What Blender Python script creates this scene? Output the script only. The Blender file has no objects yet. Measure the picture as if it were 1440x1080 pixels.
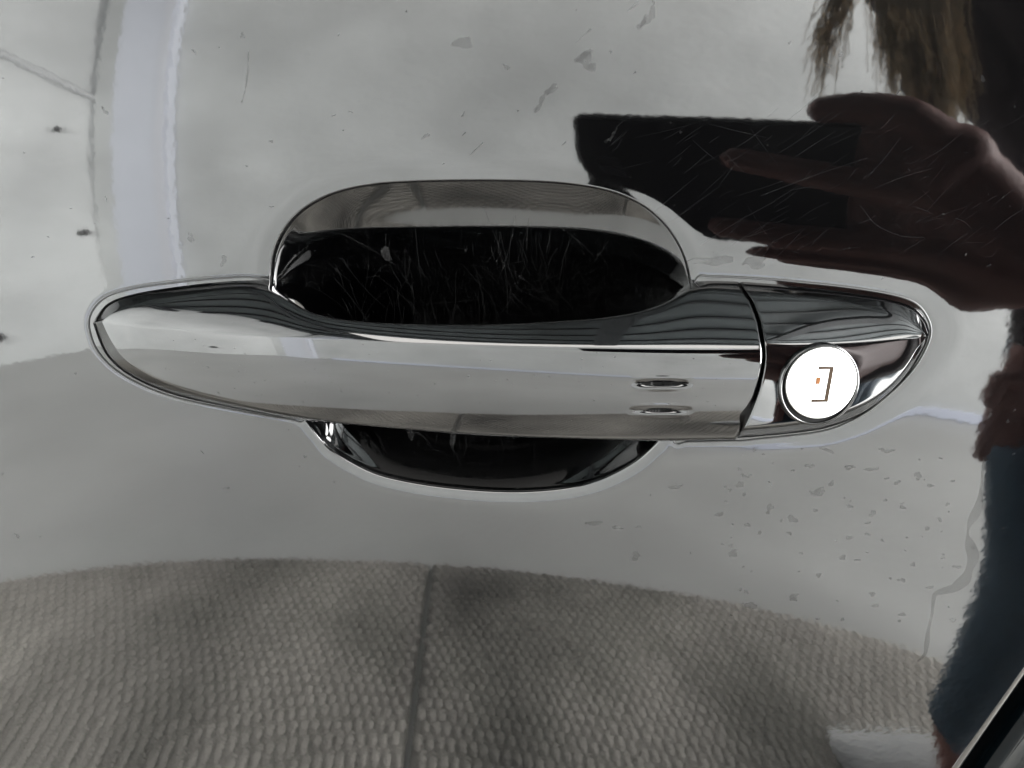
import bpy, bmesh, math, random
import numpy as np
from mathutils import Vector, Matrix
random.seed(7); RNG = np.random.default_rng(7)
SC = bpy.context.scene; COL = SC.collection

# ---------------------------------------------------------------- camera, world, lamps, exposure
HZ = 0.82                                   # height of the handle above the ground
CAM = np.array([0.029968783, -0.225, 0.896158839])
PITCH, YAW, FPX, PW, PH = math.radians(-20.6534), math.radians(7.30929), 1088.0, 1440, 1080
FW = np.array([-math.sin(YAW)*math.cos(PITCH), math.cos(YAW)*math.cos(PITCH), math.sin(PITCH)])
RT = np.array([math.cos(YAW), math.sin(YAW), 0.0]); UP = np.cross(RT, FW)
cd = bpy.data.cameras.new('camera'); cam = bpy.data.objects.new('camera', cd); COL.objects.link(cam)
cd.sensor_fit = 'HORIZONTAL'; cd.sensor_width = 36.0; cd.lens = 36.0*FPX/PW
cd.clip_start = 0.02; cd.clip_end = 100
cam.matrix_world = Matrix([[RT[0], UP[0], -FW[0], CAM[0]], [RT[1], UP[1], -FW[1], CAM[1]],
                           [RT[2], UP[2], -FW[2], CAM[2]], [0, 0, 0, 1]])
SC.camera = cam
w = bpy.data.worlds.new('World'); SC.world = w; w.use_nodes = True
w.node_tree.nodes['Background'].inputs[0].default_value = (0.75, 0.85, 1.0, 1)
w.node_tree.nodes['Background'].inputs[1].default_value = 0.06
SC.view_settings.view_transform = 'Standard'; SC.view_settings.look = 'None'
SC.view_settings.exposure = 4.06; SC.view_settings.gamma = 1.0

def area_lamp(name, loc, target, sx, sy, power, colour):
    l = bpy.data.lights.new(name, 'AREA'); l.shape = 'RECTANGLE'; l.size = sx; l.size_y = sy
    l.energy = power; l.color = colour
    o = bpy.data.objects.new(name, l); COL.objects.link(o); o.location = loc
    d = Vector(target) - Vector(loc); o.rotation_euler = d.to_track_quat('-Z', 'Y').to_euler()
    return o
area_lamp('doorway_daylight', (2.75, -0.95, 1.25), (0.0, -1.35, 1.15), 1.9, 2.1, 84, (.99, 0.99, 0.985))
area_lamp('ceiling_lamp', (0.5, -1.70, 2.30), (0.5, -1.62, 0.0), 3.0, 0.80, 6.0, (1.0, 0.97, 0.93))
area_lamp('side_wall_fill', (-2.1, 1.25, 1.75), (-2.0, -1.5, 0.8), 1.6, 1.0, 11, (.99, 1.0, 0.99)).data.spread = 1.35  # added fill lamp that brightens the side wall, no real source there

# ---------------------------------------------------------------- helpers
def link(name, me, mat=None, parent=None):
    o = bpy.data.objects.new(name, me); COL.objects.link(o)
    if mat is not None: me.materials.append(mat)
    if parent is not None: o.parent = parent
    return o
def tag(o, label=None, cat=None, group=None, kind=None):
    for k, v in (('label', label), ('category', cat), ('group', group), ('kind', kind)):
        if v: o[k] = v
    return o
def empty(name, loc=(0, 0, 0)):
    o = bpy.data.objects.new(name, None); COL.objects.link(o); o.location = loc; o.empty_display_size = .05; return o
def mesh_np(name, V, Q, N=None, T=None):
    """V verts, Q quads (n,4), T triangles (m,3), N custom vertex normals"""
    me = bpy.data.meshes.new(name); V = np.asarray(V, dtype=np.float32)
    Q = np.zeros((0, 4), int) if Q is None else np.asarray(Q, int).reshape(-1, 4)
    T = np.zeros((0, 3), int) if T is None else np.asarray(T, int).reshape(-1, 3)
    if N is not None:                            # wind every face so that it agrees with its normals
        def wind(Fc):
            if not len(Fc): return Fc
            fn = np.cross(V[Fc[:, 1]]-V[Fc[:, 0]], V[Fc[:, 2]]-V[Fc[:, 0]])
            if Fc.shape[1] == 4: fn = np.cross(V[Fc[:, 2]]-V[Fc[:, 0]], V[Fc[:, 3]]-V[Fc[:, 1]])
            bad = (fn*np.asarray(N)[Fc].sum(1)).sum(1) < 0; Fc = Fc.copy(); Fc[bad] = Fc[bad][:, ::-1]; return Fc
        Q, T = wind(Q), wind(T)
    me.vertices.add(len(V)); me.vertices.foreach_set('co', V.ravel())
    loops = np.concatenate([Q.ravel(), T.ravel()]); me.loops.add(len(loops))
    me.loops.foreach_set('vertex_index', loops.astype(np.int32))
    starts = np.concatenate([np.arange(len(Q))*4, len(Q)*4+np.arange(len(T))*3])
    me.polygons.add(len(starts)); me.polygons.foreach_set('loop_start', starts.astype(np.int32))
    me.polygons.foreach_set('use_smooth', np.ones(len(starts), dtype=bool))
    me.update(calc_edges=True); me.validate()
    if N is not None:
        N = np.asarray(N, dtype=np.float64); N = N/np.maximum(np.linalg.norm(N, axis=1), 1e-12)[:, None]
        me.normals_split_custom_set_from_vertices(N.tolist())
    return me
def grid_quads(nu, nv, wrap_v=False, wrap_u=False, off=0):
    iu = np.arange(nu if wrap_u else nu-1); iv = np.arange(nv if wrap_v else nv-1)
    a, b = np.meshgrid(iu, iv, indexing='ij'); a2, b2 = (a+1) % nu, (b+1) % nv
    return np.stack([a*nv+b, a2*nv+b, a2*nv+b2, a*nv+b2], -1).reshape(-1, 4)+off
def pchip(xs, ys, x):
    xs, ys = np.asarray(xs, float), np.asarray(ys, float); h = np.diff(xs); d = np.diff(ys)/h
    m = np.zeros(len(xs)); m[0], m[-1] = d[0], d[-1]
    for i in range(1, len(xs)-1):
        if d[i-1]*d[i] > 0:
            w1, w2 = 2*h[i]+h[i-1], h[i]+2*h[i-1]; m[i] = (w1+w2)/(w1/d[i-1]+w2/d[i])
    x = np.clip(x, xs[0], xs[-1]); i = np.clip(np.searchsorted(xs, x)-1, 0, len(h)-1)
    t = (x-xs[i])/h[i]; hh = h[i]
    return ((2*t**3-3*t**2+1)*ys[i]+(t**3-2*t**2+t)*hh*m[i]+(-2*t**3+3*t**2)*ys[i+1]+(t**3-t**2)*hh*m[i+1])
def gsm(a, s):
    """gaussian smoothing along axis 0 with odd reflection at both ends"""
    if s <= 0: return a
    n = int(4*s)+1; n = min(n, len(a)-1); k = np.exp(-.5*(np.arange(-n, n+1)/s)**2); k /= k.sum()
    p = np.concatenate([2*a[:1]-a[n:0:-1], a, 2*a[-1:]-a[-2:-n-2:-1]])
    if a.ndim == 1: return np.convolve(p, k, 'valid')
    return np.stack([np.convolve(p[:, i], k, 'valid') for i in range(a.shape[1])], 1)
def closed_spline(pts, n):
    """smooth closed curve through the points, evenly resampled"""
    p = np.asarray(pts, float); m = len(p); t = np.arange(0, m, 0.02)
    i = t.astype(int); f = (t-i)[:, None]
    a, b, c, d = p[(i-1) % m], p[i], p[(i+1) % m], p[(i+2) % m]
    q = .5*(2*b+(c-a)*f+(2*a-5*b+4*c-d)*f**2+(3*b-a-3*c+d)*f**3)
    L = np.r_[0, np.cumsum(np.linalg.norm(np.diff(np.r_[q, q[:1]], axis=0), axis=1))]
    s = np.linspace(0, L[-1], n, endpoint=False); qq = np.r_[q, q[:1]]
    r = np.stack([np.interp(s, L, qq[:, j]) for j in range(p.shape[1])], 1)
    k = np.exp(-.5*(np.arange(-12, 13)/4.0)**2); k /= k.sum()
    return np.stack([np.convolve(np.r_[r[-12:, j], r[:, j], r[:12, j]], k, 'valid') for j in range(p.shape[1])], 1)

# ---------------------------------------------------------------- the door skin as a smooth doubly curved sheet
K = dict(t0=0.02458412, kv=0.98820272, kh=0.05097884, tw=0.15648055, m=1.04030167, k3=1.75166925, q=-0.24276680)
def F(x, z):
    return (-K['t0']*z+K['kv']/2*z*z+K['kh']/2*x*x+K['tw']*x*z+K['m']*x*x*z+K['k3']*z**3+K['q']*x*z*z)
def dF(x, z):
    return (K['kh']*x+K['tw']*z+2*K['m']*x*z+K['q']*z*z,
            -K['t0']+K['kv']*z+K['tw']*x+K['m']*x*x+3*K['k3']*z*z+2*K['q']*x*z)
def ray(px, py):
    px, py = np.asarray(px, float), np.asarray(py, float)
    d = FPX*FW+(px-PW/2)[..., None]*RT-(py-PH/2)[..., None]*UP
    return d/np.linalg.norm(d, axis=-1, keepdims=True)
def U(px, py, h=0.0):
    """point that stands h metres proud of the door skin, on the sight line of a measured outline point"""
    d = ray(px, py); t = (-h-CAM[1])/d[..., 1]
    for _ in range(25):
        q = CAM+d*t[..., None]; t = t+(F(q[..., 0], q[..., 2]-HZ)-h-q[..., 1])/d[..., 1]
    return CAM+d*t[..., None]

# ---------------------------------------------------------------- materials
def newmat(name):
    m = bpy.data.materials.new(name); m.use_nodes = True
    nt = m.node_tree; return m, nt, nt.nodes['Principled BSDF']
def node(nt, t, **kw):
    n = nt.nodes.new(t)
    for k, v in kw.items():
        if k.startswith('i_'): n.inputs[int(k[2:]) if k[2:].isdigit() else k[2:]].default_value = v
        else: setattr(n, k, v)
    return n
def simple(name, col, rough=.5, metal=0.0, ior=1.5, noise=0.0, nscale=20, bump=0.0, bscale=200):
    m, nt, b = newmat(name)
    b.inputs['Base Color'].default_value = (*col, 1); b.inputs['Roughness'].default_value = rough
    b.inputs['Metallic'].default_value = metal; b.inputs['IOR'].default_value = ior
    tc = node(nt, 'ShaderNodeTexCoord')
    if noise:
        n = node(nt, 'ShaderNodeTexNoise'); n.inputs['Scale'].default_value = nscale; n.inputs['Detail'].default_value = 6
        nt.links.new(tc.outputs['Object'], n.inputs['Vector'])
        r = node(nt, 'ShaderNodeMapRange'); r.inputs[1].default_value = .3; r.inputs[2].default_value = .7
        r.inputs[3].default_value = 1-noise; r.inputs[4].default_value = 1+noise*.6
        nt.links.new(n.outputs['Fac'], r.inputs[0])
        mx = node(nt, 'ShaderNodeMix', data_type='RGBA', blend_type='MULTIPLY'); mx.inputs[0].default_value = 1
        mx.inputs[6].default_value = (*col, 1); nt.links.new(r.outputs[0], mx.inputs[7]); nt.links.new(mx.outputs[2], b.inputs['Base Color'])
    if bump:
        n = node(nt, 'ShaderNodeTexNoise'); n.inputs['Scale'].default_value = bscale; n.inputs['Detail'].default_value = 4
        nt.links.new(tc.outputs['Object'], n.inputs['Vector'])
        bp = node(nt, 'ShaderNodeBump'); bp.inputs['Strength'].default_value = 1; bp.inputs['Distance'].default_value = bump
        nt.links.new(n.outputs['Fac'], bp.inputs['Height']); nt.links.new(bp.outputs[0], b.inputs['Normal'])
    return m
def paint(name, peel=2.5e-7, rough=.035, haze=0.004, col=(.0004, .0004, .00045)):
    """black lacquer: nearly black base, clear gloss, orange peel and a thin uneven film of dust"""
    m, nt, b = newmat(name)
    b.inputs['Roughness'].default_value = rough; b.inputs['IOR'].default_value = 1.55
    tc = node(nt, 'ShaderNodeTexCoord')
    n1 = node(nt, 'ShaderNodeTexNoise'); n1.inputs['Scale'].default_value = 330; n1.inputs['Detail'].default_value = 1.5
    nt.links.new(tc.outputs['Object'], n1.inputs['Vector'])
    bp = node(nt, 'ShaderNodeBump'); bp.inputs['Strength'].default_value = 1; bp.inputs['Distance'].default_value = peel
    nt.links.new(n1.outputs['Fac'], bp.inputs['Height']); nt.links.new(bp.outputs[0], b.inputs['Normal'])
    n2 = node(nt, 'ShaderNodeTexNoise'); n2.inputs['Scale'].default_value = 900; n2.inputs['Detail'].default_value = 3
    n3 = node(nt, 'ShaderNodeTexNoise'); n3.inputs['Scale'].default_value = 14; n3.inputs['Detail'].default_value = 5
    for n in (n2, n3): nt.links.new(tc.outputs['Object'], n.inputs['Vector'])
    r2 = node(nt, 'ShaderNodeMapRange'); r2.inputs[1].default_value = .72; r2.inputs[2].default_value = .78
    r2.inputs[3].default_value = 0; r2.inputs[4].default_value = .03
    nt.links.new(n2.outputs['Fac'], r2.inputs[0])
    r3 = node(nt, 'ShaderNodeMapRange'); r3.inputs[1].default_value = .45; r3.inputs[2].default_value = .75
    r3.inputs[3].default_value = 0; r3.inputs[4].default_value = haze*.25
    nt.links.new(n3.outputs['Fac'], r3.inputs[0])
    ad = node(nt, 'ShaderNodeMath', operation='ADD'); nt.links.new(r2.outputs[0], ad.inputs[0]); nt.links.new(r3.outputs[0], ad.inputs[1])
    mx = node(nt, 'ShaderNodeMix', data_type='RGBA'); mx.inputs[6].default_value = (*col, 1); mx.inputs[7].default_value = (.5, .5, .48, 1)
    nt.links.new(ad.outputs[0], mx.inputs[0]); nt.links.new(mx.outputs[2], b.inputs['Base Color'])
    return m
def film(name, col, alpha, rough=.35):
    """thin see-through deposit (dried water, dust) lying on the lacquer"""
    m, nt, b = newmat(name); out = nt.nodes['Material Output']
    b.inputs['Base Color'].default_value = (*col, 1); b.inputs['Roughness'].default_value = rough
    tr = node(nt, 'ShaderNodeBsdfTransparent'); mix = node(nt, 'ShaderNodeMixShader')
    tc = node(nt, 'ShaderNodeTexCoord'); n = node(nt, 'ShaderNodeTexNoise'); n.inputs['Scale'].default_value = 900; n.inputs['Detail'].default_value = 3
    nt.links.new(tc.outputs['Object'], n.inputs['Vector'])
    r = node(nt, 'ShaderNodeMapRange'); r.inputs[1].default_value = .3; r.inputs[2].default_value = .7
    r.inputs[3].default_value = alpha*.6; r.inputs[4].default_value = alpha*1.3
    nt.links.new(n.outputs['Fac'], r.inputs[0]); nt.links.new(r.outputs[0], mix.inputs[0])
    nt.links.new(tr.outputs[0], mix.inputs[1]); nt.links.new(b.outputs[0], mix.inputs[2]); nt.links.new(mix.outputs[0], out.inputs[0])
    return m
M = {}
M['paint'] = paint('black_lacquer', peel=6e-6)
M['handle_paint'] = paint('handle_lacquer', peel=1.2e-7, haze=.003)
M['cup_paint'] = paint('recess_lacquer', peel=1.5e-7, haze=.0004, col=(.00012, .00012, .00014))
M['rubber'] = simple('black_rubber', (.0012, .0012, .0012), .6)
M['steel'] = simple('brushed_steel', (.74, .74, .72), .33, 1.0, noise=.05, nscale=300)
M['slot_brown'] = simple('rusty_slot_edge', (.012, .007, .0032), .7, 0.0, noise=.6, nscale=1500)
M['rust'] = simple('rust', (.06, .024, .008), .8)
for k_ in ('slot_brown', 'rust'): M[k_].node_tree.nodes['Principled BSDF'].inputs['Specular IOR Level'].default_value = .06
M['dark'] = simple('dark_gap', (.0006, .0006, .0006), .5); M['dark'].node_tree.nodes['Principled BSDF'].inputs['Specular IOR Level'].default_value = .04
M['wall'] = simple('white_wall_paint', (.71, .725, .715), .6, noise=.2, nscale=2.2, bump=.002, bscale=30)
M['pillar'] = simple('pale_blue_white_paint', (.79, .815, .885), .4, noise=.03, nscale=6)
M['trim'] = simple('pale_trim', (.72, .76, .88), .3)
M['trim2'] = simple('off_white_trim', (.80, .81, .86), .4)
M['floor'] = simple('grey_floor_paint', (.465, .465, .45), .30, noise=.14, nscale=2.6, bump=.0008, bscale=60)
M['mat'] = simple('grey_brown_mat', (.245, .232, .208), .7, noise=.75, nscale=3)
M['stud'] = simple('grey_brown_stud', (.41, .385, .345), .7, noise=.7, nscale=3)
M['ceiling'] = simple('teal_grey_ceiling', (.105, .122, .125), .45, noise=.2, nscale=3)
M['beam'] = simple('dark_beam', (.03, .034, .036), .5)
M['bolt'] = simple('dark_fixing', (.04, .04, .04), .5)
M['conduit'] = simple('grey_conduit', (.60, .61, .61), .5)
M['phone'] = simple('phone_back', (.0035, .0035, .004), .35)
M['phone'].node_tree.nodes['Principled BSDF'].inputs['Specular IOR Level'].default_value = .12
M['lens'] = simple('lens_glass', (.004, .004, .005), .05)
M['skin'] = simple('skin', (.22, .088, .072), .6, noise=.12, nscale=30)
M['jeans'] = simple('dark_blue_denim', (.045, .085, .125), .85, noise=.25, nscale=60, bump=.001, bscale=900)
M['top'] = simple('dark_maroon_knit', (.035, .022, .024), .85, noise=.2, nscale=40)
M['hair'] = simple('dark_blond_hair', (.75, .63, .47), .4, noise=.3, nscale=25)
_nt = M['hair'].node_tree; _tl = _nt.nodes.new('ShaderNodeBsdfTranslucent'); _tl.inputs[0].default_value = (.88, .76, .58, 1); _mx = _nt.nodes.new('ShaderNodeMixShader'); _mx.inputs[0].default_value = .5
_nt.links.new(_nt.nodes['Principled BSDF'].outputs[0], _mx.inputs[1]); _nt.links.new(_tl.outputs[0], _mx.inputs[2]); _nt.links.new(_mx.outputs[0], _nt.nodes['Material Output'].inputs[0])
M['shoe'] = simple('white_shoe', (.82, .82, .82), .55, noise=.06, nscale=30)
M['spot'] = film('dried_water', (.010, .010, .010), .15)
M['dust'] = film('pale_dust', (.06, .06, .06), .13)
M['scratch'] = film('hairline_scratch', (.05, .05, .052), .07)
M['fleck'] = film('dust_fleck', (.05, .05, .05), .35)
M['jeans_tint'] = paint('jeans_reflection_lacquer', haze=.0005, col=(.0004, .0009, .0012)); M['jeans_tint'].node_tree.nodes['Principled BSDF'].inputs['Specular IOR Level'].default_value = .05  # teal of the mirrored jeans put into the base colour, gloss cut

# ---------------------------------------------------------------- outlines measured on the photograph
CUP = [(382, 388), (384, 365), (392, 340), (405, 318), (425, 297), (455, 279), (490, 267), (540, 259), (600, 256), (660, 255), (720, 255.5),
       (780, 258), (830, 264), (870, 274), (905, 291), (932, 314), (952, 342), (964, 370), (971, 410), (973, 460), (968, 520), (955, 570),
       (936, 605), (912, 632), (890, 650), (850, 671), (805, 684), (750, 690), (690, 690), (620, 684), (560, 674), (517, 661), (468, 633), (447, 611),
       (425, 580), (400, 525), (385, 460), (381, 420)]
X0, X1 = 126.0, 1050.0
def par(xs, ys, x0=None, x1=None):
    """curve through picked points; square-root parameter where the outline starts (x0) or ends (x1) with an upright tangent"""
    xs, ys = np.array(xs, float), np.array(ys, float)
    if x0 is not None: return lambda x: pchip(np.sqrt(xs-x0), ys, np.sqrt(np.maximum(x-x0, 0)))
    if x1 is not None: return lambda x: pchip(-np.sqrt(x1-xs), ys, -np.sqrt(np.maximum(x1-x, 0)))
    return lambda x: pchip(xs, ys, x)
hA = par([126, 130, 137, 146, 160, 178, 205, 240, 274, 310, 343, 378, 400, 425, 455, 490, 540, 620, 700, 780, 850, 900, 930, 955, 975, 1000, 1050],
         [455, 440, 430, 422, 415, 410, 404.5, 400, 396, 393, 391, 396, 414, 436, 450, 457, 460, 462, 461, 457, 451, 442, 429, 409, 396, 391, 393], x0=126)
hB = par([144, 160, 180, 204, 240, 274, 310, 343, 378, 400, 425, 455, 490, 540, 620, 700, 780, 850, 900, 930, 955, 975, 1000, 1050],
         [451, 439, 431.5, 425, 418, 412.5, 408, 405, 408, 419, 434, 444, 449.5, 453, 455.5, 455, 451, 445.5, 437, 427, 415, 408, 405, 409], x0=144)
hC = par([144, 204, 343, 447, 600, 800, 900, 1000, 1050], [452, 460, 471, 477, 484, 489.5, 490.5, 490.5, 490], x0=144)
hE = par([144, 147, 153, 165, 190, 240, 320, 410, 500, 600, 700, 800, 920, 1050], [454, 466, 479, 497, 518, 543, 566, 585, 598, 607, 613.5, 617.5, 620, 618], x0=144)
hG = par([126, 128, 133, 140, 150, 165, 190, 240, 320, 410, 500, 600, 700, 800, 920, 1050], [455, 468, 484, 496, 508, 521, 536, 556, 573.5, 589, 600, 608.5, 614.5, 618.5, 621, 619], x0=126)
XN = 1308.0; XM = 1302.0
kA = par([1050, 1100, 1124, 1170, 1219, 1250, 1277, 1292, 1302, 1308], [393, 396.5, 399, 403.5, 410, 415.5, 423, 432, 446, 465], x1=XN)
kB = par([1050, 1100, 1155, 1210, 1250, 1275, 1290, 1302], [409, 413, 420, 430, 439.5, 449, 460, 472], x1=XM)
kC = par([1050, 1100, 1155, 1219, 1260, 1302], [485, 484.5, 483.5, 481, 478, 473], x1=XM)
kE = par([1050, 1090, 1140, 1197, 1245, 1277, 1291, 1302], [605, 601, 594, 576, 547, 512, 488, 474], x1=XM)
kG = par([1050, 1092, 1155, 1203, 1251, 1283, 1302, 1308], [618, 614, 606, 588, 553, 520, 488, 466], x1=XN)

# rim of the pressed sheet around the handle: union of cup, handle foot and lock cover outlines
def to2(p, h=0.0):
    p = np.asarray(p, float); q = U(p[:, 0], p[:, 1], h); return np.stack([q[:, 0], q[:, 2]-HZ], 1)
cupO = closed_spline(to2(CUP, -.0012), 900)
xs = 126+(1-np.cos(np.linspace(0, math.pi/2, 40)))*300; foot = np.r_[np.c_[xs, hA(xs)], np.c_[xs, hG(xs)][::-1]]
foot = np.r_[foot[:40], [(430, 470), (432, 540)], foot[40:]]
xs2 = XN-(1-np.cos(np.linspace(0, math.pi/2, 40)))*328
upper = np.where(xs2 < 1050, hA(np.minimum(xs2, 1050)), kA(np.maximum(xs2, 1050)))
xs3 = XN-(1-np.cos(np.linspace(0, math.pi/2, 40)))*360
lower = np.where(xs3 < 1050, hG(np.minimum(xs3, 1050)), kG(np.maximum(xs3, 1050)))
capO_ = np.r_[np.c_[xs2, upper], [(960, 470), (945, 560)], np.c_[xs3, lower][::-1]]
def grow(p, d):
    c = np.roll(p, -1, 0)-np.roll(p, 1, 0); n = np.stack([c[:, 1], -c[:, 0]], 1); n /= np.maximum(np.linalg.norm(n, axis=1), 1e-12)[:, None]
    a = .5*np.sum(p[:, 0]*np.roll(p[:, 1], -1)-np.roll(p[:, 0], -1)*p[:, 1])
    return p+n*d*(1 if a > 0 else -1)
footO = grow(closed_spline(to2(foot), 700), .0004); capO = grow(closed_spline(to2(capO_), 800), .0004)
from mathutils.kdtree import KDTree
_kd = {}
def sdf(P, poly, grad=False):
    """signed distance to a closed outline (negative inside), exact on its segments, and its gradient"""
    key = id(poly)
    if key not in _kd:
        k = KDTree(len(poly))
        for i, q in enumerate(poly): k.insert((q[0], q[1], 0), i)
        k.balance(); ar = .5*np.sum(poly[:, 0]*np.roll(poly[:, 1], -1)-np.roll(poly[:, 0], -1)*poly[:, 1])
        _kd[key] = (k, 1 if ar > 0 else -1)
    k, sg = _kd[key]; n = len(poly); P = np.asarray(P, float)
    idx = np.array([k.find((x, y, 0))[1] for x, y in P.tolist()], int); best = np.full(len(P), 9.0); Cc = np.zeros_like(P); sn = np.ones(len(P))
    vt = {}
    for o in (-1, 0):
        A = poly[(idx+o) % n]; B = poly[(idx+o+1) % n]; ab = B-A; ap = P-A
        t = np.clip((ap*ab).sum(1)/np.maximum((ab*ab).sum(1), 1e-18), 0, 1); c = A+ab*t[:, None]; d = np.linalg.norm(P-c, axis=1)
        cr = ab[:, 0]*ap[:, 1]-ab[:, 1]*ap[:, 0]; m = d < best
        best = np.where(m, d, best); Cc = np.where(m[:, None], c, Cc); sn = np.where(m, np.where(cr*sg > 0, -1, 1), sn)
    d = best*sn
    if not grad: return d
    return d, (P-Cc)/np.maximum(best, 1e-9)[:, None]*sn[:, None]
RC, RH = 0.0009, 0.0006          # edge radii at the cup and round the handle feet
def roll_dip(d, r):
    """depth of the rolled edge and its slope"""
    x = np.clip((r-d)/r, 0, .985); q = np.sqrt(1-x*x); over = np.maximum((r-d)/r-.985, 0)
    return r-r*q+over*r*6, np.where(x > 0, -x/q, 0.0)
def soft_dip(d, amp, wd):
    e = amp*np.exp(-(np.maximum(d, 0)/wd)**2); return e, -2*np.maximum(d, 0)/wd**2*e
def dip_at(P2, grad=False):
    near = (np.abs(P2[:, 0]) < .17) & (np.abs(P2[:, 1]) < .085); out = np.zeros(len(P2)); G = np.zeros_like(P2); Q = P2[near]
    (dc, gc), (df, gf), (dk, gk) = sdf(Q, cupO, True), sdf(Q, footO, True), sdf(Q, capO, True)
    kk = .0035
    def smin(a, ga, b, gb):
        h = np.clip(.5+.5*(b-a)/kk, 0, 1); return b*(1-h)+a*h-kk*h*(1-h), gb*(1-h)[:, None]+ga*h[:, None]
    da, ga = smin(dc, gc, dk, gk)
    r1, s1 = roll_dip(dc, RC)
    # gentle bevel that leads into the recess, broader along the lower rim
    wb = .0050; x = np.clip(1-np.maximum(dc, 0)/wb, 0, 1); low = .5-.5*gc[:, 1]; th_ = .035+.40*low**1.5
    b_, sb = th_*wb*x**2.2/2.2, -th_*x**1.2
    e, se = soft_dip(da, .00030, .0044); e2, se2 = soft_dip(np.minimum(df, dk), .00010, .0010)
    out[near] = r1+b_+e+e2; gm = np.where((df < dk)[:, None], gf, gk)
    G[near] = gc*(s1+sb)[:, None]+ga*se[:, None]+gm*se2[:, None]
    return (out, G) if grad else out

# ---------------------------------------------------------------- the car
car = tag(empty('car', (0.0, 0.0, 0.0)), 'glossy black car door with a matching pull handle and a round silver key lock', 'car')
p1, p2 = to2([(1440, 969), (1362, 1080)]); ed = (p1-p2)/np.linalg.norm(p1-p2)
eu = p2+ed*.62; el = p2-ed*.16
door_poly = np.array([(-.46, el[1]), (-.46, eu[1]), tuple(eu), tuple(el)])
cc = cupO.mean(0)
def ray_poly(c, ang, poly):
    d = np.stack([np.cos(ang), np.sin(ang)], 1); best = np.full(len(ang), 9.0)
    for a, b in zip(poly, np.roll(poly, -1, 0)):
        e = b-a; den = d[:, 0]*e[1]-d[:, 1]*e[0]; den = np.where(np.abs(den) < 1e-12, 1e-12, den)
        t = ((a[0]-c[0])*e[1]-(a[1]-c[1])*e[0])/den; s = ((a[0]-c[0])*d[:, 1]-(a[1]-c[1])*d[:, 0])/den
        ok = (t > 0) & (s >= -1e-6) & (s <= 1+1e-6); best = np.where(ok & (t < best), t, best)
    return best
NA = 1500
cupA = np.unwrap(np.arctan2(cupO[:, 1]-cc[1], cupO[:, 0]-cc[0])); sgn = 1 if cupA[-1] > cupA[0] else -1
order = np.argsort(np.mod(cupA, 2*math.pi)); aa = np.mod(cupA, 2*math.pi)[order]; rr = np.linalg.norm(cupO-cc, axis=1)[order]
ang = np.linspace(0, 2*math.pi, NA, endpoint=False)
r_in = np.interp(ang, np.r_[aa[-1]-2*math.pi, aa, aa[0]+2*math.pi], np.r_[rr[-1], rr, rr[0]])
# non-uniform angles: finer towards the lock cover and the handle foot
dens = 1+2.2*np.exp(-(np.angle(np.exp(1j*(ang-0.0)))/.35)**2)+2.2*np.exp(-(np.angle(np.exp(1j*(ang-math.pi)))/.30)**2)
cum = np.r_[0, np.cumsum(dens)]; ang = np.interp(np.linspace(0, cum[-1], NA, endpoint=False), cum, np.linspace(0, 2*math.pi, NA+1))
r_in = np.interp(ang, np.r_[aa[-1]-2*math.pi, aa, aa[0]+2*math.pi], np.r_[rr[-1], rr, rr[0]])
r_out = ray_poly(cc, ang, door_poly)
tr = np.r_[np.linspace(0, .004, 34)[:-1], np.linspace(.004, .075, 170)[:-1]]
far = np.linspace(0, 1, 70)
dirs = np.stack([np.cos(ang), np.sin(ang)], 1)
rings = [cc+dirs*(r_in+t)[:, None] for t in tr]
rs = r_in+.075
rings += [cc+dirs*(np.minimum(rs, r_out*.97)+(r_out-.0002-np.minimum(rs, r_out*.97))*(f**1.3))[:, None] for f in far]
# keep rings monotone where the door edge comes close
RR = np.array([np.linalg.norm(r-cc, axis=1) for r in rings]); RR = np.minimum.accumulate(np.minimum(RR, r_out-.0002)[::-1], axis=0)[::-1]
P2 = (cc+dirs[None]*RR[..., None]).reshape(-1, 2)
def edge_drop(P):
    """the sheet rolls back along the rear edge of the door"""
    n = np.array([ed[1], -ed[0]]); s = -((P-p2)@n); r = .0042
    x = np.clip((r-s)/r, 0, .97); return r-r*np.sqrt(1-x*x)
def skin_y(P): return F(P[:, 0], P[:, 1])+dip_at(P)+edge_drop(P)
def skin_n(P):
    e = 4e-5; gx, gz = dF(P[:, 0], P[:, 1]); g = dip_at(P, True)[1]
    gx = gx+g[:, 0]+(edge_drop(P+np.array([e, 0]))-edge_drop(P-np.array([e, 0])))/(2*e)
    gz = gz+g[:, 1]+(edge_drop(P+np.array([0, e]))-edge_drop(P-np.array([0, e])))/(2*e)
    return np.stack([gx, -np.ones(len(P)), gz], 1)
V = np.stack([P2[:, 0], skin_y(P2), P2[:, 1]+HZ], 1); N = skin_n(P2)
nr = len(RR)
# return flange into the recess, behind the rolled rim
inner = V[:NA].copy(); fl = inner.copy(); fl[:, 1] += .004; fl[:, 0] -= dirs[:, 0]*.0002; fl[:, 2] -= dirs[:, 1]*.0002
Nf = np.stack([-dirs[:, 0], np.zeros(NA), -dirs[:, 1]], 1)
outer = V[(nr-1)*NA:].copy(); fo = outer.copy(); fo[:, 1] += .014
Nfo = np.stack([dirs[:, 0], np.zeros(NA), dirs[:, 1]], 1)
V2 = np.r_[fl, V, fo]; N2 = np.r_[Nf, N, Nfo]
link('door_panel', mesh_np('door_panel', V2, grid_quads(nr+2, NA, wrap_v=True), N2), M['paint'], car)

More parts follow.
